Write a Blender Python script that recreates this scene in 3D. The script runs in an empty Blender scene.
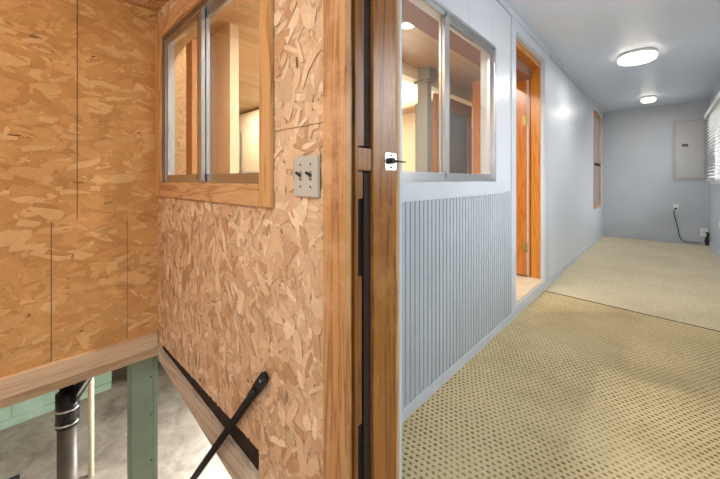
import bpy, bmesh, math, random
from mathutils import Vector, Matrix
R = math.radians
S = bpy.context.scene
C = S.collection
rnd = random.Random(7)

# ---------------------------------------------------------------- camera
cam_d = bpy.data.cameras.new('camera'); cam = bpy.data.objects.new('camera', cam_d); C.objects.link(cam)
cam.location = (0, 0, 1.15); cam.rotation_euler = (R(90), 0, R(43))
cam_d.sensor_width = 36; cam_d.lens = 36*325/720; cam_d.shift_y = -59.5/720
cam_d.clip_start = .02
S.camera = cam
# ---------------------------------------------------------------- world
W = bpy.data.worlds.new('daylight'); S.world = W; W.use_nodes = True
bg = W.node_tree.nodes['Background']; bg.inputs[1].default_value = 1.0
_t = W.node_tree; _c = _t.nodes.new('ShaderNodeTexCoord'); _x = _t.nodes.new('ShaderNodeSeparateXYZ'); _r = _t.nodes.new('ShaderNodeValToRGB')
_t.links.new(_c.outputs['Generated'], _x.inputs[0]); _t.links.new(_x.outputs[2], _r.inputs[0]); _t.links.new(_r.outputs[0], bg.inputs[0])
_r.color_ramp.elements[0].position = .2; _r.color_ramp.elements[0].color = (.34, .33, .31, 1)      # ground and tree line
_r.color_ramp.elements[1].position = .36; _r.color_ramp.elements[1].color = (1.15, 1.22, 1.3, 1)    # overcast sky
S.view_settings.view_transform = 'Standard'; S.view_settings.look = 'None'
S.view_settings.gamma = 1; S.view_settings.use_curve_mapping = False; S.view_settings.exposure = 0.75

def area(name, loc, direction, sx, sy, power, col=(1, 1, 1), spread=180):
    d = bpy.data.lights.new(name, 'AREA'); d.shape = 'RECTANGLE'; d.size = sx; d.size_y = sy
    d.energy = power; d.color = col; d.spread = R(spread)
    o = bpy.data.objects.new(name, d); C.objects.link(o); o.location = loc
    o.rotation_euler = Vector(direction).to_track_quat('-Z', 'Y').to_euler()
    o.visible_glossy = True
    return o
def disk(name, loc, r, power, col):
    o = area(name, loc, (0, 0, -1), 2*r, 2*r, power, col); o.data.shape = 'DISK'; return o
def point(name, loc, power, col=(1, 1, 1), r=.05):
    d = bpy.data.lights.new(name, 'POINT'); d.energy = power; d.color = col; d.shadow_soft_size = r
    o = bpy.data.objects.new(name, d); C.objects.link(o); o.location = loc; return o
area('near_window_daylight', (.72, 2.6, 1.7), (-1, .25, -.3), 1.8, 1.0, 30, (.96, .98, 1))
area('far_window_daylight', (1.7, 6.9, 2.9), (-1, 0, -.75), 2.4, 1.6, 80, (.96, .98, 1))
area('back_fill_light', (-.1, -4.2, 2.1), (-.05, 1, -.1), 2.4, 1.3, 62, (1, .97, .93))  # unseen soft fill added behind the camera
area('basement_daylight', (-2.6, 4.2, -.45), (-.12, -1, -.62), 1.0, .4, 110, (.95, .98, 1), 90)
sp = bpy.data.lights.new('basement_sunbeam', 'SPOT'); sp.energy = 330; sp.spot_size = R(34); sp.spot_blend = .12; sp.shadow_soft_size = .05
spo = bpy.data.objects.new('basement_sunbeam', sp); C.objects.link(spo); spo.location = (-1.5, 3.6, -.3)
spo.rotation_euler = (Vector((-2.95, .75, -1.9))-Vector(spo.location)).to_track_quat('-Z', 'Y').to_euler()
area('kitchen_daylight', (-3.6, 5.2, 1.7), (-.2, -1, -.1), 1.6, 1.0, 60, (1, .97, .92))

# ---------------------------------------------------------------- node helpers
def lin(c):
    f = lambda v: v/12.92 if v <= .04045 else ((v+.055)/1.055)**2.4
    return tuple(f(v/255) for v in c)+(1,)
class N:
    def __init__(s, name, rough=.6, spec=.5, metal=0):
        s.m = bpy.data.materials.new(name); s.m.use_nodes = True; s.t = s.m.node_tree
        s.b = s.t.nodes['Principled BSDF']; s.b.inputs['Roughness'].default_value = rough
        s.b.inputs['Specular IOR Level'].default_value = spec; s.b.inputs['Metallic'].default_value = metal
        s.bump_n = None
    def n(s, kind, **k):
        x = s.t.nodes.new(kind)
        for a, v in k.items(): setattr(x, a, v)
        return x
    def l(s, a, b): s.t.links.new(a, b)
    def put(s, sock, v):
        if hasattr(v, 'is_output') or isinstance(v, bpy.types.NodeSocket): s.l(v, sock)
        else: sock.default_value = v
    def coord(s, what='Object'): return s.n('ShaderNodeTexCoord').outputs[what]
    def mapping(s, v, scale=(1, 1, 1), rot=(0, 0, 0), loc=(0, 0, 0)):
        m = s.n('ShaderNodeMapping'); s.l(v, m.inputs[0]); m.inputs['Scale'].default_value = scale
        m.inputs['Rotation'].default_value = rot; m.inputs['Location'].default_value = loc; return m.outputs[0]
    def noise(s, v, scale, detail=3, rough=.5, dist=0):
        m = s.n('ShaderNodeTexNoise'); s.l(v, m.inputs['Vector']); m.inputs['Scale'].default_value = scale
        m.inputs['Detail'].default_value = detail; m.inputs['Roughness'].default_value = rough
        m.inputs['Distortion'].default_value = dist; return m.outputs[0]
    def ramp(s, f, stops):
        m = s.n('ShaderNodeValToRGB'); s.l(f, m.inputs[0]); e = m.color_ramp.elements
        while len(e) < len(stops): e.new(.5)
        for i, (p, c) in enumerate(stops): e[i].position = p; e[i].color = c if len(c) == 4 else tuple(c)+(1,)
        return m.outputs[0]
    def mix(s, f, a, b, mode='MIX'):
        m = s.n('ShaderNodeMix', data_type='RGBA', blend_type=mode)
        s.put(m.inputs[0], f); s.put(m.inputs[6], a); s.put(m.inputs[7], b); return m.outputs[2]
    def math(s, op, a, b=0, c=0):
        m = s.n('ShaderNodeMath', operation=op)
        s.put(m.inputs[0], a); s.put(m.inputs[1], b)
        if op in ('MULTIPLY_ADD', 'SMOOTH_MAX', 'COMPARE'): s.put(m.inputs[2], c)
        return m.outputs[0]
    def xyz(s, v):
        m = s.n('ShaderNodeSeparateXYZ'); s.l(v, m.inputs[0]); return m.outputs
    def col(s, c): s.put(s.b.inputs['Base Color'], c); return s
    def bump(s, h, strength=.3, dist=.01):
        m = s.n('ShaderNodeBump'); m.inputs['Strength'].default_value = strength; m.inputs['Distance'].default_value = dist
        s.l(h, m.inputs['Height'])
        if s.bump_n: s.l(s.bump_n, m.inputs['Normal'])
        s.bump_n = m.outputs[0]; s.l(m.outputs[0], s.b.inputs['Normal']); return s
def plain(name, c, rough=.5, metal=0, spec=.5, var=.06, scale=6):
    a = N(name, rough, spec, metal); v = a.coord(); f = a.noise(v, scale, 4)
    b = lin(c); d = tuple(x*(1-var) for x in b[:3]); e = tuple(min(1, x*(1+var)) for x in b[:3])
    a.col(a.ramp(f, [(.3, d), (.7, e)])); return a.m
def wood(name, light, dark, axis='Z', ring=9, rough=.45, spec=.4, wear=None, stretch=.07):
    a = N(name, rough, spec); v = a.coord()
    sc = {'X': (stretch, 1, 1), 'Y': (1, stretch, 1), 'Z': (1, 1, stretch)}[axis]
    m = a.mapping(v, sc)
    big = a.noise(m, ring*2, 3, .6, 1.2)
    rings = a.math('FRACT', a.math('MULTIPLY', big, 7))
    rr = a.math('ABSOLUTE', a.math('SUBTRACT', rings, .5))
    fine = a.noise(m, 170, 3, .6)
    c = a.mix(a.math('MULTIPLY', a.math('POWER', a.math('MULTIPLY', rr, 2), 3), .85), lin(light), lin(dark))
    c = a.mix(a.math('MULTIPLY', fine, .5), c, lin(dark))
    if wear:
        w = a.noise(v, 4, 5, .7)
        c = a.mix(a.ramp(w, [(.5, (0, 0, 0)), (.72, (1, 1, 1))]), c, lin(wear))
    a.col(c); a.bump(fine, .15, .002); return a.m
def glass(name, tint=(1, 1, 1, 1), ior=1.5):
    m = bpy.data.materials.new(name); m.use_nodes = True; t = m.node_tree; t.nodes.clear()
    o = t.nodes.new('ShaderNodeOutputMaterial'); g = t.nodes.new('ShaderNodeBsdfGlossy'); g.inputs['Roughness'].default_value = .01
    tr = t.nodes.new('ShaderNodeBsdfTransparent'); tr.inputs[0].default_value = tint
    f = t.nodes.new('ShaderNodeFresnel'); ge = t.nodes.new('ShaderNodeNewGeometry'); ma = t.nodes.new('ShaderNodeMapRange')
    ma.inputs['To Min'].default_value = ior; ma.inputs['To Max'].default_value = 1/ior; t.links.new(ge.outputs['Backfacing'], ma.inputs[0]); t.links.new(ma.outputs[0], f.inputs[0])
    mx = t.nodes.new('ShaderNodeMixShader')
    t.links.new(f.outputs[0], mx.inputs[0]); t.links.new(tr.outputs[0], mx.inputs[1]); t.links.new(g.outputs[0], mx.inputs[2])
    t.links.new(mx.outputs[0], o.inputs[0]); return m
def emit(name, c, st):
    a = N(name); a.b.inputs['Emission Color'].default_value = lin(c); a.b.inputs['Emission Strength'].default_value = st
    a.col(lin(c)); return a.m

# ---------------------------------------------------------------- materials
def osb_mat(name):
    a = N(name, .62, .3)
    at = a.n('ShaderNodeAttribute', attribute_name='Col'); uv = a.n('ShaderNodeUVMap', uv_map='UVMap').outputs[0]
    g = a.noise(a.mapping(uv, (6, 130, 1)), 1.0, 3, .6)
    m = a.ramp(g, [(.3, (.80, .77, .72)), (.7, (1.08, 1.08, 1.08))])
    c = a.mix(1.0, at.outputs[0], m, 'MULTIPLY')
    blot = a.noise(a.coord(), 9, 4, .65)
    c = a.mix(1.0, c, a.ramp(blot, [(.3, (.9, .87, .83)), (.7, (1.06, 1.06, 1.06))]), 'MULTIPLY')
    a.col(c); a.bump(g, .12, .002); return a.m
M = {}
M['osb'] = osb_mat('oriented_strand_board')
M['paint'] = plain('pale_grey_blue_paint', (196, 203, 212), .42, var=.03, scale=2)
M['paint_wain'] = plain('grey_blue_beadboard_paint', (172, 181, 190), .45, var=.04, scale=3)
a = N('end_wall_paint', .5); v = a.coord(); a.col(a.ramp(a.noise(v, 1.6, 3), [(.3, lin((172, 177, 184))), (.7, lin((181, 186, 193)))])); M['paint_end'] = a.m
# grooved painted panelling along Y (wall C) and the ceiling's beads
a = N('grooved_wall_panel', .33, .5); v = a.coord(); x = a.xyz(v)
g = a.math('PINGPONG', x[1], .2); g = a.math('LESS_THAN', g, .0035)
a.col(a.mix(a.math('MULTIPLY', g, .35), lin((205, 210, 217)), lin((150, 157, 168)))); M['panel'] = a.m
a = N('beaded_ceiling', .36, .5); v = a.coord(); x = a.xyz(v)
w = a.math('SINE', a.math('MULTIPLY', x[1], 2*math.pi/.045)); a.col(a.mix(a.math('MULTIPLY_ADD', w, .08, .1), lin((214, 223, 236)), lin((174, 183, 198))))
a.bump(w, .35, .003); M['ceil'] = a.m
# carpet
a = N('looped_sand_carpet', .95, .1); v = a.coord(); x = a.xyz(v)
wob = a.noise(v, 3.5, 2); wx = a.math('MULTIPLY_ADD', wob, .02, x[0]); wy = a.math('MULTIPLY_ADD', wob, .014, x[1])
PX, PY = .026, .025
cx = a.math('DIVIDE', wx, PX); row = a.math('FLOOR', a.math('DIVIDE', wy, PY))
off = a.math('MULTIPLY', a.math('MODULO', row, 2), .5)
fx = a.math('ABSOLUTE', a.math('SUBTRACT', a.math('FRACT', a.math('ADD', cx, off)), .5))
fy = a.math('ABSOLUTE', a.math('SUBTRACT', a.math('FRACT', a.math('DIVIDE', wy, PY)), .5))
dd = a.math('ADD', a.math('POWER', a.math('DIVIDE', fx, .36), 2), a.math('POWER', a.math('DIVIDE', fy, .27), 2))
dn = a.noise(v, 60, 2); dd = a.math('ADD', dd, a.math('MULTIPLY_ADD', dn, 2.6, -1.3))
dot = a.ramp(dd, [(.25, (1, 1, 1)), (1.0, (0, 0, 0))])
base = a.ramp(a.noise(v, 2.2, 4, .6), [(.3, lin((196, 176, 134))), (.55, lin((214, 196, 154))), (.75, lin((222, 198, 152)))])
tuft = a.noise(v, 330, 2); base = a.mix(a.math('MULTIPLY', tuft, .4), base, lin((170, 150, 112)))
fade = a.ramp(a.noise(a.mapping(v, loc=(3, 1, 0)), 1.7, 3), [(.3, (.45, .45, .45)), (.65, (1, 1, 1))])
# paler base colour beyond the seam
far = a.math('GREATER_THAN', a.math('MULTIPLY_ADD', x[0], .09, x[1]), 3.69)
base = a.mix(a.math('MULTIPLY', far, .45), base, lin((236, 226, 202)))
f2 = a.math('MULTIPLY', dot, a.math('MULTIPLY', fade, .95))
a.col(a.mix(f2, base, lin((84, 66, 36))))
a.bump(a.math('SUBTRACT', 1, dot), .5, .006); M['carpet'] = a.m
M['pine'] = wood('fresh_pine_trim', (220, 178, 124), (160, 108, 58), 'Z', 5)
M['pine_old'] = wood('weathered_door_casing', (206, 160, 108), (142, 92, 48), 'Z', 5, wear=(214, 172, 134))
M['pine_x'] = wood('fresh_pine_trim_level', (220, 182, 136), (160, 108, 64), 'X', 5)
M['pale_y'] = wood('pale_planed_lumber', (220, 194, 162), (188, 158, 124), 'Y', 4, .7, .2)
M['pale_x'] = wood('weathered_sill_lumber', (208, 196, 178), (156, 134, 112), 'X', 4, .8, .2, wear=(222, 214, 200))
M['stain'] = wood('amber_stained_jamb', (164, 106, 44), (84, 46, 14), 'Z', 5, .3, .5, wear=(176, 128, 74), )
M['stain2'] = wood('varnished_stud', (150, 98, 42), (82, 50, 18), 'Z', 6, .35, .5)
M['darkwood_shade'] = plain('dark_timber_and_shade', (36, 22, 14), .8, var=.4, scale=20)  # dark wood, also the shade fill of the jamb slot and beam gap
M['amber'] = wood('amber_varnished_door_frame', (206, 138, 56), (170, 98, 32), 'Z', 4, .25, .5)
M['orange'] = wood('orange_varnished_door', (196, 124, 54), (158, 88, 30), 'Z', 4, .25, .5)
M['alu'] = plain('mill_finish_aluminium', (205, 207, 210), .28, 1.0, var=.05)
M['glass'] = glass('window_glass', (.97, .98, .97, 1))
M['black'] = plain('black_iron', (26, 26, 27), .4, .4, var=.25, scale=30)
M['rubber'] = plain('black_rubber_cable', (22, 22, 25), .5)
M['white'] = plain('white_plastic', (226, 226, 222), .35, var=.02)
M['ivory'] = plain('light_grey_switch_plate', (190, 188, 178), .35, var=.02)
M['steel'] = plain('bright_steel', (200, 200, 196), .22, 1.0)
M['brass'] = plain('aged_brass', (176, 150, 86), .5, 1.0)
M['green'] = plain('sage_green_paint', (134, 150, 130), .6, var=.1, scale=5)
M['cast'] = plain('grey_cast_iron_pipe', (92, 84, 74), .45, .3, var=.3, scale=9)
M['pvc'] = plain('cream_pipe', (212, 202, 170), .5, var=.1)
M['cabinet'] = plain('grey_steel_panel_door', (176, 174, 174), .45, var=.02)
M['blind'] = plain('white_blind_vinyl', (232, 232, 230), .4, var=.02)
M['cream'] = plain('cream_wall_paint', (238, 222, 190), .7, var=.02)
M['grey'] = plain('grey_laminate', (150, 148, 142), .5)
M['dark'] = plain('dark_counter', (62, 62, 64), .35)
M['stone'] = plain('beige_threshold_tile', (214, 198, 172), .6, var=.08, scale=12)
M['brownp'] = plain('red_brown_soffit_paint', (140, 96, 74), .6)
M['tan'] = wood('tan_wall_panelling', (206, 152, 100), (186, 128, 78), 'Z', 3, .5)
M['blackmat'] = plain('black_rubber_mat', (40, 42, 48), .7, var=.2)
M['lamp'] = emit('glowing_diffuser', (255, 240, 222), 3.0)
M['lampw'] = emit('warm_downlight', (255, 226, 180), 9.0)
a = N('plank_ceiling', .5); v = a.coord(); x = a.xyz(v)
pl = a.math('FLOOR', a.math('DIVIDE', x[0], .14)); cmb = a.n('ShaderNodeCombineXYZ'); a.l(pl, cmb.inputs[0])
wn = a.n('ShaderNodeTexWhiteNoise', noise_dimensions='3D'); a.l(cmb.outputs[0], wn.inputs[0])
c = a.mix(wn.outputs[0], lin((208, 180, 142)), lin((184, 152, 112)))
e = a.math('LESS_THAN', a.math('FRACT', a.math('DIVIDE', x[0], .14)), .05); c = a.mix(a.math('MULTIPLY', e, .6), c, lin((110, 76, 44)))
c = a.mix(a.math('MULTIPLY', a.noise(a.mapping(v, (12, .8, 1)), 6, 3), .4), c, lin((160, 112, 66))); a.col(c); M['plank'] = a.m
a = N('stained_concrete', .55, .4); v = a.coord(); f = a.noise(v, 2.2, 8, .7, .5)
a.col(a.ramp(f, [(.3, lin((112, 102, 90))), (.5, lin((158, 148, 134))), (.7, lin((186, 178, 164)))])); a.bump(a.noise(v, 30, 5), .1, .003); M['concrete'] = a.m
a = N('mint_painted_block', .7, .3); v = a.coord(); x = a.xyz(v)
br = a.n('ShaderNodeTexBrick'); mp = a.n('ShaderNodeCombineXYZ'); a.l(x[1], mp.inputs[0]); a.l(x[2], mp.inputs[1]); a.l(mp.outputs[0], br.inputs['Vector'])
br.inputs['Color1'].default_value = lin((158, 184, 156)); br.inputs['Color2'].default_value = lin((148, 176, 150)); br.inputs['Mortar'].default_value = lin((118, 142, 120))
br.inputs['Scale'].default_value = 1; br.inputs['Brick Width'].default_value = .4; br.inputs['Row Height'].default_value = .2; br.inputs['Mortar Size'].default_value = .008
c = a.mix(a.ramp(a.noise(v, 3, 5), [(.45, (0, 0, 0)), (.7, (1, 1, 1))]), br.outputs[0], lin((180, 196, 176))); a.col(c); M['block'] = a.m

# ---------------------------------------------------------------- mesh helpers
def link(name, bm, mat, parent=None, smooth=False):
    me = bpy.data.meshes.new(name); bm.to_mesh(me); bm.free()
    if smooth:
        for p in me.polygons: p.use_smooth = True
    o = bpy.data.objects.new(name, me); C.objects.link(o)
    if mat: me.materials.append(mat)
    if parent:
        o.parent = parent
        me.transform(Matrix.Translation(-parent.matrix_world.translation) if parent.type == 'EMPTY' else Matrix())
    return o
def box(bm, x0, x1, y0, y1, z0, z1, bev=0):
    n = bmesh.ops.create_cube(bm, size=1)['verts']
    for v in n:
        v.co = Vector(((x0+x1)/2+v.co.x*(x1-x0), (y0+y1)/2+v.co.y*(y1-y0), (z0+z1)/2+v.co.z*(z1-z0)))
    if bev:
        es = list({e for v in n for e in v.link_edges})
        bmesh.ops.bevel(bm, geom=es, offset=bev, segments=2, affect='EDGES')
def B(*boxes, bev=0):
    bm = bmesh.new()
    for b in boxes: box(bm, *b, bev=bev)
    return bm
def cyl(bm, p, q, r, seg=20, r2=None):
    p, q = Vector(p), Vector(q); d = q-p
    m = Matrix.Translation((p+q)/2) @ d.to_track_quat('Z', 'Y').to_matrix().to_4x4()
    bmesh.ops.create_cone(bm, cap_ends=True, segments=seg, radius1=r, radius2=r if r2 is None else r2, depth=d.length, matrix=m)
def CY(p, q, r, seg=20, r2=None):
    bm = bmesh.new(); cyl(bm, p, q, r, seg, r2); return bm
def lathe(profile, center, seg=40):
    bm = bmesh.new(); rings = []
    for r, z in profile:
        rings.append([bm.verts.new((center[0]+r*math.cos(2*math.pi*i/seg), center[1]+r*math.sin(2*math.pi*i/seg), z)) for i in range(seg)])
    for a_, b_ in zip(rings, rings[1:]):
        for i in range(seg): bm.faces.new((a_[i], a_[(i+1) % seg], b_[(i+1) % seg], b_[i]))
    bm.faces.new(rings[0]); bm.faces.new(rings[-1]); bmesh.ops.recalc_face_normals(bm, faces=bm.faces); return bm
def tube(pts, r, seg=8):
    cu = bpy.data.curves.new('path', 'CURVE'); cu.dimensions = '3D'; sp_ = cu.splines.new('NURBS'); sp_.points.add(len(pts)-1)
    for i, p in enumerate(pts): sp_.points[i].co = (*p, 1)
    sp_.use_endpoint_u = True; sp_.order_u = 3; cu.bevel_depth = r; cu.bevel_resolution = 3; cu.resolution_u = 6
    o = bpy.data.objects.new('path', cu); C.objects.link(o); dg = bpy.context.evaluated_depsgraph_get()
    me = bpy.data.meshes.new_from_object(o.evaluated_get(dg)); bpy.data.objects.remove(o)
    bm = bmesh.new(); bm.from_mesh(me); bpy.data.meshes.remove(me); return bm
def struct(name, bm, mat, parent=None, smooth=False):
    o = link(name, bm, mat, parent, smooth)
    if not parent: o['kind'] = 'structure'
    return o
def thing(name, label, cat, loc, group=None, kind=None):
    o = bpy.data.objects.new(name, None); C.objects.link(o); o.location = loc; o.empty_display_size = .05
    o.matrix_world = Matrix.Translation(loc)
    if kind: o['kind'] = kind
    if label: o['label'] = label
    if cat: o['category'] = cat
    if group: o['group'] = group
    return o
def tag(o, label, cat, group=None):
    o['label'] = label; o['category'] = cat
    if group: o['group'] = group
    return o
def structE(name, loc): return thing(name, None, None, loc, kind='structure')

# ---------------------------------------------------------------- key dimensions
XC, YB, YE, XR, ZC = -.912, .58, 8.3, .60, 2.55     # wall beside the corridor, strand-board wall, corridor end, right wall, ceiling
XA = -2.14                                        # far strand-board wall
XJ = -.575                                        # doorway jamb face

# ---------------------------------------------------------------- strand-board walls
def clip(poly, x0, x1, y0, y1):
    for ax, lim, sgn in ((0, x0, 1), (0, x1, -1), (1, y0, 1), (1, y1, -1)):
        out = []
        for i in range(len(poly)):
            p, q = poly[i-1], poly[i]
            dp, dq = (p[ax]-lim)*sgn, (q[ax]-lim)*sgn
            if dp*dq < 0:
                t = dp/(dp-dq); out.append(tuple(p[k]+(q[k]-p[k])*t for k in range(len(p))))
            if dq >= 0: out.append(q)
        poly = out
        if len(poly) < 3: return []
    return poly
def strands(name, P, rects, seed, angle, spread, palette, count, mat, seams=(), size=1.0, dark=.04, amt=.5, edge_shade_k=.6, kv=.05):
    """rects in (u, v); P(u, v, h) maps to the room; palette of board colours."""
    r = random.Random(seed); bm = bmesh.new(); uvl = bm.loops.layers.uv.new('UVMap'); cl = bm.loops.layers.float_color.new('Col')
    def face(poly, h, col, off):
        for rc in rects:
            pp = clip(poly, *rc)
            if not pp: continue
            try: f = bm.faces.new([bm.verts.new(P(p[0], p[1], h+p[4])) for p in pp])
            except ValueError: continue
            for lp, p in zip(f.loops, pp): lp[uvl].uv = (p[2]+off, p[3]+off*3); lp[cl] = col
    for x0, x1, y0, y1 in rects:
        face([(x0, y0, 0, 0, 0), (x1, y0, 1, 0, 0), (x1, y1, 1, 1, 0), (x0, y1, 0, 1, 0)], 0, palette[0], 0)
    U0 = min(q[0] for q in rects); U1 = max(q[1] for q in rects); V0 = min(q[2] for q in rects); V1 = max(q[3] for q in rects)
    for i in range(count):
        u, v = r.uniform(U0-.03, U1+.03), r.uniform(V0-.03, V1+.03)
        if not any(a_-.06 < u < b_+.06 and c_-.06 < v < d_+.06 for a_, b_, c_, d_ in rects): continue
        L = r.uniform(.035, .115)*size; wd = r.choice((r.uniform(.010, .025), r.uniform(.02, .05)))*size
        th = angle + r.gauss(0, spread); c, s = math.cos(th), math.sin(th)
        col = [k for k in r.choice(palette)]
        k = r.gauss(1, kv); col = [min(1, q*k) for q in col[:3]]+[1]
        if r.random() < dark: kk = r.uniform(.3, .6); col = [q*kk for q in col[:3]]+[1]; wd *= .3; L *= .45
        h = .0004+r.random()*.0030; tl, tw = r.uniform(-.0007, .0007), r.uniform(-.0007, .0007)
        shp = [(-.5, -.5+r.random()*.2), (-.38-r.random()*.1, r.uniform(.2, .5)), (-.1, .5), (.5, .5-r.random()*.3), (.4+r.random()*.1, -.2), (.2, -.5)]
        def mk(gx, gy, gr):
            return [(u+gx+(a_*L*gr)*c-(b_*wd*gr)*s, v+gy+(a_*L*gr)*s+(b_*wd*gr)*c, a_*L*10, b_*wd*10, a_*tl+b_*tw) for a_, b_ in shp][::-1]
        off = r.random()*20
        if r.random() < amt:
            o = r.uniform(.0008, .0022); sg = r.choice((-1, 1)); dk = [q*edge_shade_k for q in col[:3]]+[1]
            face(mk(-s*o*sg, c*o*sg-.0006, 1.0), h-.0001, dk, off)  # darker offset copy under the strand, its shadow line put into the colour
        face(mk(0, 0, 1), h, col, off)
    for (a_, b_, c_, d_) in seams:
        face([(a_, c_, 0, 0, 0), (b_, c_, 0, 0, 0), (b_, d_, 0, 0, 0), (a_, d_, 0, 0, 0)], .0041, (.24, .13, .06, 1), 0)
    bmesh.ops.recalc_face_normals(bm, faces=bm.faces[:0])
    return bm
def rgb(*c): return lin(c)
palA = [rgb(208, 160, 102), rgb(214, 166, 108), rgb(205, 156, 98), rgb(217, 171, 115), rgb(209, 162, 104), rgb(200, 151, 94), rgb(224, 184, 132)]
palB = [rgb(220, 190, 158), rgb(226, 197, 164), rgb(231, 204, 172), rgb(214, 180, 146), rgb(224, 193, 160), rgb(238, 216, 188), rgb(202, 164, 126)]
# far wall (plane X = XA), u = Y, v = Z
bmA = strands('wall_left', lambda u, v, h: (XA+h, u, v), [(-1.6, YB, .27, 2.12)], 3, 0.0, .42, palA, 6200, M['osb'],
              seams=[(.222, .2255, .95, 2.12), (.128, .1315, .27, .95), (.43, .432, .27, .95)], size=1.35, dark=.035, amt=.25, edge_shade_k=.72, kv=.035)
for b in ((XA-.10, XA-.001, -1.6, YB+.12, .27, 2.12),):
    pass
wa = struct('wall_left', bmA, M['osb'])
box_ = B((XA-.10, XA-.002, -1.6, YB+.12, .27, 2.2)); struct('wall_left_backing', box_, M['pale_y'], None)
# wall with the window (plane Y = YB), u = X, v = Z
WX0, WX1, WZ0, WZ1 = -2.05, -.985, 1.137, 1.945
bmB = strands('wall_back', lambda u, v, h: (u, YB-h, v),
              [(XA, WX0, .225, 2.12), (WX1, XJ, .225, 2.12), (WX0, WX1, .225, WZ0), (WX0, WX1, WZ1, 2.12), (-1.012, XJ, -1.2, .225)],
              11, 1.15, 1.0, palB, 6800, M['osb'], seams=[(-.915, XJ, 1.305, 1.3072)], size=1.0, dark=.03, amt=.5, edge_shade_k=.66)
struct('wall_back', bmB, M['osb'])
struct('wall_back_framing', B((XA, WX0, YB+.002, .70, .225, 2.3), (WX1, XC, YB+.002, .70, .225, 2.3), (WX0, WX1, YB+.002, .70, .225, WZ0),
       (WX0, WX1, YB+.002, .70, WZ1, 2.3), (-1.012, XC, YB+.002, .70, -1.2, .225)), M['pine_x'])
# stairwell ceiling in strand board: u = X, v = Y
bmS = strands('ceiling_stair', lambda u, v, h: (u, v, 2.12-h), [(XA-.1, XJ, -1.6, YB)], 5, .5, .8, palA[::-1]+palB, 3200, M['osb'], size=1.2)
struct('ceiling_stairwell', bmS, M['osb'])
struct('wall_low_light_block', B((-.55, XR+.1, -1.4, -1.3, -1.9, 1.35)), M['paint'])  # unseen half wall, added to block low light from behind
struct('wall_stair_light_block', B((XA-.1, -.55, -1.72, -1.62, -1.9, 2.12)), M['tan'])  # unseen wall, added to keep sky light off the lower stairwell
struct('ceiling_stairwell_deck', B((XA-.1, XJ, -1.6, YB+.1, 2.125, 2.2)), M['pale_y'])

# ---------------------------------------------------------------- corridor shell
T = .115
DY0, DY1, DZ0, DZ1 = 2.89, 3.82, .095, 2.40
struct('floor_corridor', B((XC, XR+.1, -1.2, YE+.05, -.12, 0)), M['carpet'])
struct('ceiling_corridor', B((XC-T, XR+.1, -.2, YE+.05, ZC, ZC+.08)), M['ceil'])
cy0, cy1, cz0, cz1 = 1.16, 2.462, 1.14, 2.14
sy0, sy1, sz0, sz1 = 7.1, 8.0, .63, 2.42
struct('wall_corridor', B((XC-T, XC, YB+.12, cy0, -.1, ZC), (XC-T, XC, cy0, cy1, -.1, cz0), (XC-T, XC, cy0, cy1, cz1, ZC),
       (XC-T, XC, cy1, DY0, -.1, ZC), (XC-T, XC, DY0, DY1, DZ1, ZC), (XC-T, XC, DY0, DY1, -.1, DZ0), (XC-T, XC, DY1, sy0, -.1, ZC),
       (XC-T, XC, sy0, sy1, -.1, sz0), (XC-T, XC, sy0, sy1, sz1, ZC), (XC-T, XC, sy1, YE, -.1, ZC)), M['panel'])
struct('wall_end', B((XC-T, XR+.1, YE, YE+.1, -.1, ZC+.05)), M['paint_end'])
ry = [(2.0, 3.5), (5.9, 7.9)]; rz0, rz1 = 1.12, 2.22
struct('wall_right', B((XR, XR+.12, 1.0, ry[0][0], -.1, ZC), (XR, XR+.12, *ry[0], -.1, rz0), (XR, XR+.12, *ry[0], rz1, ZC), (XR, XR+.12, ry[0][1], ry[1][0], -.1, ZC),
       (XR, XR+.12, *ry[1], -.1, rz0), (XR, XR+.12, *ry[1], rz1, ZC), (XR, XR+.12, ry[1][1], YE+.1, -.1, ZC)), M['paint'])
struct('wall_doorway', B((XC, XJ-.02, YB+.002, .795, -1.2, ZC)), M['darkwood_shade'])
# wainscot with real beads
bm = bmesh.new(); y = YB+.232; pts = []
while y < 2.765:
    pts += [(y, .007), (y+.029, .007), (y+.0315, .001), (y+.0345, .001), (y+.037, .007), (y+.0385, .005), (y+.040, .007)]; y += .0405
lo = [bm.verts.new((XC+d, q, .0)) for q, d in pts]; hi = [bm.verts.new((XC+d, q, 1.06)) for q, d in pts]
for i in range(len(pts)-1): bm.faces.new((lo[i], lo[i+1], hi[i+1], hi[i]))
struct('wall_wainscot', bm, M['paint_wain'])
struct('trim_window_sill', B((XC, XC+.011, .814, 2.62, 1.045, cz0), bev=.001), M['paint'])
struct('trim_door_casing', B((XC, XC+.01, 2.785, DY0, 0, DZ1), (XC, XC+.01, DY1, 3.96, 0, DZ1), (XC, XC+.01, 2.785, 3.96, DZ1, 2.489),
                             (XC, XC+.01, DY0, DY1, 0, DZ0-.001)), M['paint'])
struct('baseboard_near', B((XC+.001, XC+.011, .81, 2.784, 0, .06), bev=.002), M['paint'])
struct('baseboard_far', B((XC, XC+.01, 3.961, YE, 0, .075), bev=.002), M['paint'])
struct('baseboard_end', B((XC, XR, YE-.014, YE, 0, .05), bev=.002), M['paint_end'])
struct('baseboard_right', B((XR-.014, XR, 1.0, YE, 0, .075), bev=.002), M['paint'])
struct('trim_ceiling', B((XC, XC+.025, 3.97, YE, 2.5, ZC), (XC, XC+.014, .8, 3.97, 2.49, ZC), bev=.002), M['paint'])

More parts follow.
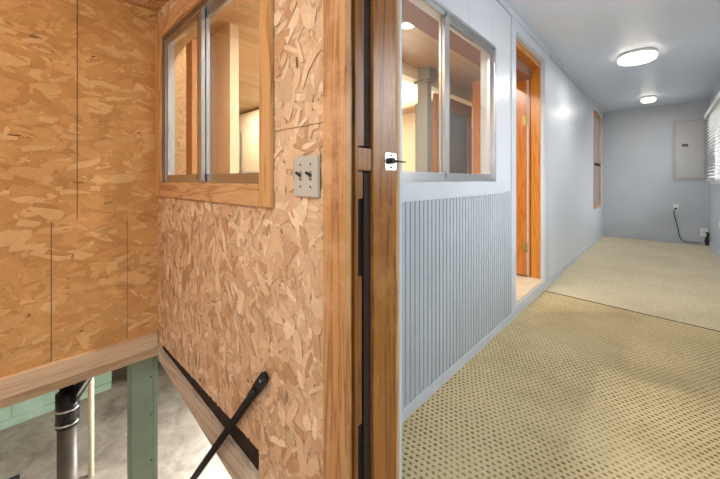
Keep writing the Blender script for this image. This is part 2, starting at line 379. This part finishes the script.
# ---------------------------------------------------------------- doorway jamb with its latch
bm = strands('x', lambda u, v, h: (u, v, h), [(0, .001, 0, .001)], 1, 0, 0, palA, 0, None); bm.free()
dj = structE('trim_doorway', (XJ, .7, 0))
link('casing', B((-.655, -.568, YB-.022, YB-.003, -.6, 2.6), bev=.002), M['pine_old'], dj)
link('jamb_edge', B((XJ-.03, XJ-.006, YB-.003, YB+.016, -.6, 2.6), bev=.002), M['stain'], dj)
link('jamb_stop', B((XJ-.03, XJ, YB+.017, YB+.031, -.6, 2.6), bev=.002), M['stain2'], dj)
link('stud', B((XJ-.06, XJ-.008, YB+.031, YB+.062, 1.24, 2.6), (XJ-.06, XJ-.008, YB+.031, YB+.058, 1.10, 1.172), (XJ-.06, XJ-.012, YB+.031, YB+.058, .5, .895), bev=.002), M['stain2'], dj)
link('slot_shade_fill', B((XJ-.03, XJ-.010, YB+.0625, YB+.0895, 1.24, 2.6), (XJ-.03, XJ-.010, YB+.0625, YB+.0895, -.6, 1.17)), M['darkwood_shade'], dj)  # flat dark fill that colours in the deep shade of the slot
link('blocking', B((XJ-.055, XJ-.004, YB+.031, YB+.0895, 1.175, 1.235), bev=.003), M['stain'], dj)
link('jamb_board', B((XJ-.025, XJ-.001, .670, .774, -.6, 2.6), bev=.0015), M['stain'], dj)
link('jamb_nose', B((XJ-.025, XJ+.001, .775, .787, -.6, 2.6), bev=.003), M['pine'], dj)
link('corridor_casing', B((XC+.02, XJ, .788, .803, -.05, ZC), bev=.0015), M['paint'], dj)
lt = thing('door_strike', 'small bright steel strike plate with a dark latch tongue on the amber door jamb', 'latch', (XJ, .745, 1.205))
bm = B((XJ-.001, XJ+.0025, .718, .772, 1.178, 1.228), bev=.003); link('plate', bm, M['steel'], lt)
bm = bmesh.new(); cyl(bm, (XJ+.002, .742, 1.205), (XJ+.014, .742, 1.205), .009); cyl(bm, (XJ+.012, .735, 1.205), (XJ+.014, .80, 1.203), .004, 12, .002)
link('latch_tongue', bm, M['black'], lt)
for z in (1.186, 1.221): link('screw', CY((XJ+.002, .745, z), (XJ+.004, .745, z), .003, 10), M['black'], lt)

# ---------------------------------------------------------------- stairwell window (wall_back)
w1 = structE('window_1', ((WX0+WX1)/2, YB, WZ0))
yo, yi = YB-.018, YB-.003
for nm, b in (('casing_left', (XA+.004, WX0, yo, yi, WZ0-.078, WZ1+.09)), ('casing_right', (WX1, -.917, yo, yi, WZ0-.076, WZ1+.09))):
    link('casing', B(b, bev=.002), M['pine'], w1)
link('casing', B((WX0, WX1, yo, yi, WZ0-.077, WZ0), bev=.002), M['pine_x'], w1)
link('casing', B((WX0, WX1, yo, yi, WZ1, WZ1+.09), bev=.002), M['pine_x'], w1)
def ring(bm, ax, a0, a1, z0, z1, w, d0, d1, bev=.002, ms=None):
    """rectangular frame; ax 'X': spans X at depth Y; ax 'Y': spans Y at depth X"""
    wl = ms[1] if ms and ms[0] == 2 else w; wr = ms[1] if ms and ms[0] == 1 else w
    for b in ((a0, a0+wl, z0, z1), (a1-wr, a1, z0, z1), (a0+w, a1-w, z0, z0+w), (a0+w, a1-w, z1-w, z1)):
        if ax == 'X': box(bm, b[0], b[1], d0, d1, b[2], b[3], bev=bev)
        else: box(bm, d0, d1, b[0], b[1], b[2], b[3], bev=bev)
def slider(parent, ax, a0, a1, am, z0, z1, d, s, mw=.03, ms=.05):
    """aluminium sliding window; d = outer face depth, s = direction into the wall"""
    def dd(p, q): return (min(d+s*p, d+s*q), max(d+s*p, d+s*q))
    bm = bmesh.new(); ring(bm, ax, a0, a1, z0, z1, .022, *dd(.0, .05)); link('frame', bm, M['alu'], parent)
    for (p, q, e0, e1) in ((a0+.02, am+ms, .004, .022), (am, a1-.02, .026, .044)):
        bm = bmesh.new(); ring(bm, ax, p, q, z0+.018, z1-.018, mw, *dd(e0, e1), ms=(q == am+ms and 1 or 2, ms)); sa = link('sash', bm, M['alu'], parent)
        g0, g1 = dd((e0+e1)/2-.002, (e0+e1)/2+.002)
        gb = (p+mw, q-mw, g0, g1, z0+.018+mw, z1-.018-mw) if ax == 'X' else (g0, g1, p+mw, q-mw, z0+.018+mw, z1-.018-mw)
        link('glass_pane', B(gb), M['glass'], sa)
        for v in sa.children: v.data.transform(Matrix.Translation(-parent.matrix_world.translation))
slider(w1, 'X', WX0, WX1, -1.585, WZ0-.012, WZ1, YB+.004, 1, .034, .05)
w2 = structE('window_2', (XC, (cy0+cy1)/2, cz0))
slider(w2, 'Y', cy0, cy1, 1.69, cz0, cz1, XC+.004, -1, .034, .055)
# small far window, brown wood
w3 = structE('window_3', (XC, 7.5, sz0))
bm = bmesh.new(); ring(bm, 'Y', sy0, sy1, sz0, sz1, .045, XC-.02, XC+.008); fr = link('frame', bm, M['amber'], w3)
link('meeting_rail', B((XC-.02, XC+.004, sy0+.045, sy1-.045, 1.42, 1.47)), M['darkwood_shade'], w3)
link('glass_pane', B((XC-.008, XC-.004, sy0+.045, sy1-.045, sz0+.045, sz1-.045)), M['glass'], w3)

# ---------------------------------------------------------------- door to the kitchen
d1 = structE('door_1', (XC, DY1, 0))
link('jamb', B((XC-T-.01, XC-.035, DY1-.02, DY1, DZ0, DZ1), bev=.002), M['amber'], d1)
link('jamb', B((XC-T-.01, XC-.035, DY0, DY0+.02, DZ0, DZ1), bev=.002), M['amber'], d1)
link('head_jamb', B((XC-T-.01, XC-.035, DY0+.02, DY1-.02, DZ1-.07, DZ1), bev=.002), M['amber'], d1)
link('jamb_reveal', B((XC-.035, XC, DY1-.012, DY1, DZ0, DZ1), (XC-.035, XC, DY0, DY0+.012, DZ0, DZ1), (XC-.035, XC, DY0+.012, DY1-.012, DZ1-.012, DZ1)), M['paint'], d1)
link('threshold', B((XC-.16, XC-.0, DY0, DY1, DZ0, DZ0+.012), bev=.003), M['stone'], d1)
bm = B((XC-T-.02, XC-T-.66, DY1+.005, DY1+.04, DZ0+.02, DZ1-.06)[:2][::-1]+(DY1-.012, DY1+.028, DZ0+.02, DZ1-.06), bev=.002)
leaf = link('door_leaf', bm, M['orange'], d1)
bm = B((XC-T-.052, XC-T-.035, DY1-.014, DY1-.011, DZ0+.02, DZ1-.06)); l2 = link('weatherstrip', bm, M['cabinet'], d1)
for z in (.37, 1.75):
    bm = B((XC-T-.10, XC-T-.055, DY1-.016, DY1-.011, z, z+.10)); cyl(bm, (XC-T-.055, DY1-.018, z-.004), (XC-T-.055, DY1-.018, z+.104), .006, 12)
    link('hinge', bm, M['brass'], d1)

# ---------------------------------------------------------------- ceiling lamps
def lamp(x, y, r, label, pw):
    t = thing('ceiling_light', label, 'ceiling light', (x, y, ZC), 'ceiling lights of the corridor')
    link('base', lathe([(r*.9, ZC-.001), (r*.98, ZC-.01), (r*.98, ZC-.03)], (x, y)), M['white'], t, True)
    link('diffuser', lathe([(r*.93, ZC-.029), (r*.985, ZC-.04), (r, ZC-.055), (r*.97, ZC-.075), (r*.85, ZC-.088), (r*.5, ZC-.095), (.001, ZC-.097)], (x, y)), M['lamp'], t, True)
    disk('ceiling_light_bulb', (x, y, ZC-.099), r*.8, pw, (1, .97, .93))
lamp(-.21, 4.72, .17, 'larger round glowing white ceiling light nearer the doorway', 8)
lamp(-.18, 7.3, .095, 'smaller round glowing ceiling light near the far wall', 3.5)
point('stairwell_fill_lamp', (-1.15, -.75, 1.92), 15, (1, .9, .78), .15)  # unseen lamp, added to light the stairwell from above

# ---------------------------------------------------------------- blinds and right windows
for i, (a0, a1) in enumerate(ry):
    w = structE('window_%d' % (i+4), (XR, (a0+a1)/2, rz0))
    bm = bmesh.new(); ring(bm, 'Y', a0, a1, rz0, rz1, .05, XR+.02, XR+.08); link('frame', bm, M['white'], w)
    link('glass_pane', B((XR+.05, XR+.054, a0+.05, a1-.05, rz0+.05, rz1-.05)), M['glass'], w)
    link('sill', B((XR-.05, XR+.02, a0-.04, a1+.04, rz0-.03, rz0), bev=.003), M['white'], w)
    t = thing('window_blind', ('white slatted blind under a box valance beside the grey panel box', 'white slatted blind on the near window of the right wall')[1-i], 'blind', (XR-.05, (a0+a1)/2, rz0), 'corridor window blinds')
    bm = B((XR-.10, XR, a0-.03, a1+.03, rz1, rz1+.012), (XR-.10, XR-.09, a0-.03, a1+.03, rz1-.06, rz1), (XR-.09, XR, a0-.03, a0-.02, rz1-.06, rz1), (XR-.09, XR, a1+.02, a1+.03, rz1-.06, rz1), bev=.002)
    link('valance', bm, M['blind'], t)
    bm = bmesh.new(); z = rz1-.07
    while z > rz0+.05:
        n0 = len(bm.verts); box(bm, -.027, .027, a0, a1, -.0015, .0015); bm.verts.ensure_lookup_table()
        mt = Matrix.Translation((XR-.05, 0, z)) @ Matrix.Rotation(R(-30), 4, 'Y')
        for q in bm.verts[n0:]: q.co = mt @ q.co
        z -= .05
    link('slats', bm, M['blind'], t)
    link('bottom_rail', B((XR-.075, XR-.025, a0, a1, rz0+.012, rz0+.03), bev=.003), M['blind'], t)
    for yy in (a0+.15, a1-.15): link('ladder_cord', CY((XR-.052, yy, rz0+.03), (XR-.052, yy, rz1), .002, 8), M['white'], t)

# ---------------------------------------------------------------- end wall fittings
t = thing('electrical_panel', 'tall grey metal breaker box cover on the far end wall', 'panel box', (.35, YE, 1.15))
link('frame', B((.134, .565, YE-.02, YE, 1.15, 2.24), bev=.004), M['cabinet'], t)
link('seam', B((.157, .543, YE-.022, YE-.0195, 1.177, 2.213)), M['grey'], t)
dr = link('door', B((.165, .535, YE-.030, YE-.0205, 1.185, 2.205), bev=.004), M['cabinet'], t)
link('latch_plate', B((-.10, -.02, YE-.04-YE, YE-.032-YE, .60, .65), bev=.002), M['dark'], dr)
t = thing('phone_jack', 'small white wall jack with a black plug above the hanging cable', 'wall jack', (.17, YE, .62))
link('plate', B((.135, .205, YE-.008, YE, .59, .71), bev=.003), M['white'], t); link('socket', B((.155, .19, YE-.014, YE-.008, .61, .64)), M['black'], t)
t = thing('power_outlet', 'white wall outlet plate low in the far right corner', 'outlet', (.53, YE, .2))
link('plate', B((.48, .575, YE-.008, YE, .16, .30), bev=.003), M['white'], t)
for z in (.20, .25): link('socket', B((.51, .545, YE-.011, YE-.008, z, z+.025), bev=.002), M['ivory'], t)
t = thing('power_outlet', 'white outlet plate on the right wall below the blind', 'outlet', (XR, 7.0, .49))
link('plate', B((XR-.008, XR, 6.96, 7.04, .43, .55), bev=.003), M['white'], t)
for z in (.455, .505): link('socket', B((XR-.011, XR-.008, 6.985, 7.015, z, z+.025)), M['ivory'], t)
cb = link('black_cable', tube([(.15, YE-.015, .62), (.14, YE-.02, .55), (.165, YE-.02, .42), (.20, YE-.02, .28), (.215, YE-.025, .12), (.26, YE-.03, .05), (.36, YE-.03, .035), (.46, YE-.035, .04), (.495, YE-.04, .05)], .006), M['rubber'])
tag(cb, 'thin black cable drooping from the wall jack along the floor edge', 'cable')
bm = bmesh.new()
for k in range(5):
    x0 = .55+k*.005; b2 = tube([(x0, YE-.02, .24), (x0+.02, YE-.04, .2), (x0-.02, YE-.05, .1), (x0, YE-.05, .012), (x0+.015, YE-.04, .03), (x0+.005, YE-.035, .15)], .008)
    me = bpy.data.meshes.new('t'); b2.to_mesh(me); b2.free(); bm.from_mesh(me); bpy.data.meshes.remove(me)
tag(link('plug_cord_bundle', bm, M['rubber']), 'bunched black cord and plug hanging at the corner outlet', 'cord')
def strip():
    bm = B((XC+.015, XR-.015, 3.735, 3.747, 0, .004), bev=.001)
    for v in bm.verts: v.co.y -= (v.co.x-XC)*.09-.03
    return bm
# seam strip and a little chip on the carpet
tag(link('carpet_seam_strip', strip(), M['cast']), 'thin dark seam strip across the corridor carpet', 'floor strip')
bm = bmesh.new(); bmesh.ops.create_icosphere(bm, subdivisions=2, radius=.009, matrix=Matrix.Translation((.25, 1.52, .004)) @ Matrix.Diagonal((1.3, .8, .5, 1)))
tag(link('wood_chip', bm, M['darkwood_shade']), 'tiny brown wood chip lying on the near carpet', 'debris')

# ---------------------------------------------------------------- switch plate
d = .58
x0, x1 = -1.3955*.572, -1.196*.572
t = thing('light_switch', 'double toggle switch plate, pale grey, on the strand board beside the door casing', 'light switch', ((x0+x1)/2, YB-.004, 1.15))
link('plate', B((x0, x1, YB-.012, YB-.004, 1.101, 1.2185), bev=.003), M['ivory'], t)
for k, xx in enumerate((x0+.034, x0+.080)):
    bm = B((xx-.006, xx+.006, YB-.0135, YB-.012, 1.149, 1.175)); link('slot', bm, M['grey'], t)
    bm = bmesh.new(); cyl(bm, (xx, YB-.012, 1.163), (xx-.001, YB-.028, 1.171), .0055, 10, .004); link('toggle', bm, M['dark'], t)
    for z in (1.194, 1.131, 1.152): link('screw', CY((xx, YB-.012, z), (xx, YB-.0135, z), .0028, 10), M['dark'], t)

# ---------------------------------------------------------------- stair well lower parts
tag(link('ledger_board', B((XA, XA+.03, -1.6, YB-.01, .19, .278), bev=.003), M['pale_y']), 'pale planed board along the foot of the left strand board wall', 'beam')
def plate():  # dark strip that colours in the shaded gap above the beam
    bm = B((XA+.03, -1.014, YB+.014, YB+.10, .0, 1))
    for v in bm.verts:
        k = (v.co.x-XA)/(-1.0-XA); v.co.z = .224 if v.co.z > .5 else (.155-.11*k)
    return bm
def beam():
    bm = B((XA+.03, -1.014, YB-.005, YB+.012, 0, 1), bev=0)
    for v in bm.verts:
        k = (v.co.x-XA)/(-1.0-XA); v.co.z = (.186-.062*k) if v.co.z > .5 else (.122-.14*k)
    return bm
tag(link('sill_beam', beam(), M['pale_x']), 'weathered pale beam running under the window wall', 'beam')
tag(link('gap_shade_strip', plate(), M['darkwood_shade']), 'dark strip coloured as the shade in the gap above the weathered beam', 'shade')
t = thing('handrail_brace', 'slanting black iron bar bolted to the strand board over the stair opening', 'bar', (-.98, YB, .48))
p0 = Vector((-.995, YB-.016, .455)); p1 = Vector((-1.50, YB-.05, -.165)); dr_ = (p1-p0).normalized(); p2 = p0+dr_*1.5
link('bar', CY(p0+dr_*.02, p2, .0135, 20), M['black'], t, True)
bm = bmesh.new(); sd = Vector((dr_.z, 0, -dr_.x)).normalized()
vs = []
for (al, wd) in ((-.075, .012), (-.06, .019), (.0, .019), (.07, .013), (.09, .0125)):
    for sg in (-1, 1):
        for yy in (-.004, .004): vs.append(bm.verts.new(p0+dr_*al+sd*wd*sg+Vector((0, yy, 0))))
bmesh.ops.convex_hull(bm, input=bm.verts); link('flat_end', bm, M['black'], t)
bp = p0-dr_*.045; link('bolt', CY(bp, bp+Vector((0, -.010, 0)), .006, 8), M['steel'], t)

def place(px, d):
    u = (px-360)/325; return (-.682+.7314*u)*d, (.7314+.682*u)*d
ZF = -1.9
struct('floor_basement', B((-9, .5, -4, 7, ZF-.1, ZF)), M['concrete'])
struct('wall_basement_left', B((-6.1, -5.9, -4, 1.0, ZF, .1), (-6.1, -5.9, 1.75, 7, ZF, .1)), M['block'])
struct('wall_basement_recess', B((-7.4, -7.3, .9, 2.2, ZF, .1), (-7.3, -6.1, .85, .99, ZF, .1)), M['dark'])
struct('trim_basement_corner', B((-5.95, -5.85, 1.28, 1.42, ZF, .1)), M['white'])
struct('ceiling_basement', B((-9, XA-.12, -4, .705, .08, .16), (-9, -1.02, .705, 7, -.12, 0)), M['pale_y'])
x, y = place(140, 2.15)
a_ = thing('support_post', 'sage green painted post under the corner where the board walls meet', 'post', (x, y, ZF))
bm = B((-.055, .055, -.06, .06, 0, 1.98), bev=.004); bm2 = B((-.05, .05, .061, .09, 0, 1.98), bev=.003)
for nm, b, mt in (('column', bm, M['green']), ('side_board', bm2, M['green'])):
    me = bpy.data.meshes.new(nm); b.to_mesh(me); b.free(); me.materials.append(mt); o = bpy.data.objects.new(nm, me); C.objects.link(o); o.parent = a_
for z in (.9, 1.2, 1.5, 1.75):
    o = link('nail', CY((.055, .05, z), (.059, .05, z), .005, 8), M['dark']); o.parent = a_
a_.rotation_euler.z = R(0)
x, y = place(67.5, 2.35)
t = thing('drain_pipe', 'thick grey cast iron drain pipe with clamped coupling in the basement', 'pipe', (x, y, ZF))
link('pipe', CY((x, y, ZF), (x, y, -.46), .058, 28), M['cast'], t, True)
bm = CY((x, y, -.62), (x, y, -.38), .066, 28); cyl(bm, (x, y, -.38), (x, y, .07), .046, 28)
link('coupling', bm, M['black'], t, True)
link('branch', CY((x+.02, y+.02, -.45), (x+.22, y+.20, -.02), .036, 20), M['black'], t, True)
for z in (-.60, -.50): link('clamp', lathe([(.064, z), (.071, z+.003), (.071, z+.014), (.064, z+.017)], (x, y)), M['steel'], t, True)
link('strap', CY((x+.06, y+.03, -.42), (x+.26, y+.20, -.06), .010, 8), M['steel'], t)
x, y = place(91, 3.35)
tag(link('water_pipe', CY((x, y, ZF), (x, y, .0), .026, 18), M['pvc'], None, True), 'slim cream pipe standing between the drain pipe and the green post', 'pipe')
x, y = place(2, 3.1)
bm = B((x-.25, x+.12, y-.25, y+.12, ZF, ZF+.02), bev=.004); tag(link('floor_mat', bm, M['blackmat']), 'black rubber mat on the basement floor at the left', 'mat')

# ---------------------------------------------------------------- kitchen behind the windows
struct('floor_kitchen', B((-6.7, XC-T, .72, 5.6, 0, .093)), M['stone'])
struct('ceiling_kitchen', B((-6.7, XC-T, .70, 5.6, 2.5, 2.56)), M['plank'])
struct('wall_kitchen_far', B((-6.8, -2.6, 5.5, 5.6, 0, 2.5), (-1.9, XC-T, 5.5, 5.6, 0, 2.5), (-2.6, -1.9, 5.5, 5.6, 0, 1.2), (-2.6, -1.9, 5.5, 5.6, 2.1, 2.5)), M['cream'])
struct('wall_kitchen_left', B((-6.8, -6.7, .70, 5.5, 0, 2.5)), M['cream'])
struct('wall_kitchen_near', B((-6.7, XA-.11, .60, .70, .2, 2.5)), M['tan'])
struct('wall_kitchen_partition', B((-3.55, -2.72, 1.28, 1.36, .095, 2.5)), M['cream'])
struct('trim_kitchen_soffit', B((-1.28, XC-T-.001, .72, 5.5, 2.23, 2.5)), M['brownp'])
struct('trim_kitchen_beam', B((-2.3, -2.18, 2.4, 5.5, 2.36, 2.5)), M['cream'])
w = structE('window_6', (-2.25, 5.5, 1.2)); bm = bmesh.new(); ring(bm, 'X', -2.6, -1.9, 1.2, 2.1, .05, 5.48, 5.56); link('frame', bm, M['white'], w)  # window added in the far wall to stand in for a glass reflection
link('glass_pane', B((-2.55, -1.95, 5.52, 5.524, 1.25, 2.05)), M['glass'], w)
tag(link('tall_wood_panel', B((-3.6, -2.80, 1.0, 1.04, .095, 2.3), bev=.002), M['tan']), 'tan wooden panel seen through the left pane of the stairwell window', 'panel')
t = thing('tall_cabinet', 'cream tall cabinet at the back of the kitchen seen through the stairwell window', 'cabinet', (-5.6, 3.3, .093))
link('body', B((-6.3, -5.35, 3.1, 3.7, .2, 2.45), bev=.004), M['cream'], t); link('plinth', B((-6.3, -5.35, 3.14, 3.7, .093, .2)), M['grey'], t)
link('door', B((-6.28, -5.84, 3.08, 3.1, .22, 2.4), bev=.003), M['cream'], t); link('door', B((-5.82, -5.37, 3.08, 3.1, .22, 2.4), bev=.003), M['cream'], t)
t = thing('refrigerator', 'grey refrigerator beside the cream cabinet seen through the stairwell window', 'refrigerator', (-6.3, 2.75, .093))
link('body', B((-6.65, -6.05, 2.45, 3.05, .1, 2.1), bev=.01), M['grey'], t); link('door', B((-6.05, -6.0, 2.46, 3.04, .12, 1.45), bev=.008), M['grey'], t)
link('door', B((-6.05, -6.0, 2.46, 3.04, 1.47, 2.09), bev=.008), M['grey'], t); link('handle', CY((-5.98, 2.52, .8), (-5.98, 2.52, 1.4), .01, 10), M['steel'], t)
t = thing('kitchen_counter', 'dark topped kitchen base cabinet in front of the refrigerator', 'cabinet', (-5.0, 2.6, .093))
link('body', B((-5.2, -4.6, 2.3, 2.95, .093, 1.0), bev=.004), M['cream'], t); link('worktop', B((-5.22, -4.58, 2.28, 2.97, 1.0, 1.04), bev=.004), M['dark'], t)
t = thing('microwave', 'dark microwave oven on the kitchen worktop', 'appliance', (-5.0, 2.6, 1.04))
link('body', B((-5.15, -4.7, 2.4, 2.85, 1.041, 1.28), bev=.006), M['grey'], t); link('door', B((-5.1, -4.85, 2.39, 2.4, 1.06, 1.26)), M['dark'], t)
t = thing('square_column', 'grey square column with a stepped cap seen through the corridor window', 'column', (-2.6, 3.9, .093))
x, y = place(424.5, 4.0)
link('shaft', B((x-.07, x+.07, y-.05, y+.05, .093, 2.36), bev=.003), M['grey'], t); link('cap', B((x-.12, x+.12, y-.09, y+.09, 2.36, 2.5), (x-.10, x+.10, y-.075, y+.075, 2.33, 2.36), bev=.004), M['grey'], t)
t = thing('wood_cased_opening', 'wood framed grey cupboard behind the corridor window', 'cupboard', (-2.3, 4.4, .093))
link('casing', B((-2.2, -2.16, 3.75, 3.85, .093, 2.28), (-2.2, -2.16, 4.75, 4.85, .093, 2.28), (-2.2, -2.16, 3.85, 4.75, 2.12, 2.28), bev=.003), M['tan'], t)
link('body', B((-2.5, -2.2, 3.8, 4.8, .093, 2.2)), M['grey'], t)
t = thing('stove_counter', 'cream base cabinet with dark worktop by the grey column', 'cabinet', (-3.0, 3.2, .093))
link('body', B((-3.2, -2.55, 2.6, 3.1, .093, 1.14), bev=.004), M['cream'], t); link('worktop', B((-3.22, -2.53, 2.58, 3.12, 1.14, 1.18), bev=.004), M['dark'], t)
t = thing('reflection_box', 'dark oven-shaped box added for a glass reflection, on the worktop by the grey column', 'appliance', (-2.85, 3.4, 1.18))  # dark box added to stand in for a reflection in the glass
link('body', B((-3.1, -2.6, 2.7, 3.05, 1.181, 1.5), bev=.008), M['dark'], t); link('door', B((-3.05, -2.7, 2.69, 2.7, 1.22, 1.42), bev=.003), M['black'], t); link('handle', CY((-3.0, 2.67, 1.44), (-2.75, 2.67, 1.44), .008, 8), M['steel'], t)
for i, (x, y, lb) in enumerate(((-1.62, 2.35, 'glowing recessed downlight in the plank ceiling, nearest the corridor window'), (-3.68, 1.75, 'brighter recessed downlight high in the stairwell window view'),
                (-5.4, 2.5, 'lower recessed downlight at the back of the stairwell window view'), (-3.2, 4.3, 'recessed downlight over the grey column'), (-1.75, 1.0, 'added fill downlight hidden close inside the stairwell window'))):  # the last downlight is unseen, added as fill for the partition
    t = thing('recessed_light', lb, 'ceiling light', (x, y, 2.5), 'recessed kitchen downlights')
    link('trim_ring', lathe([(.075, 2.4995), (.085, 2.494), (.06, 2.492)], (x, y)), M['white'], t, True)
    link('bulb', lathe([(.058, 2.4915), (.05, 2.489), (.001, 2.487)], (x, y)), M['lampw'], t, True)
    disk('recessed_light_bulb', (x, y, 2.485), .05, 16, (1, .93, .82))
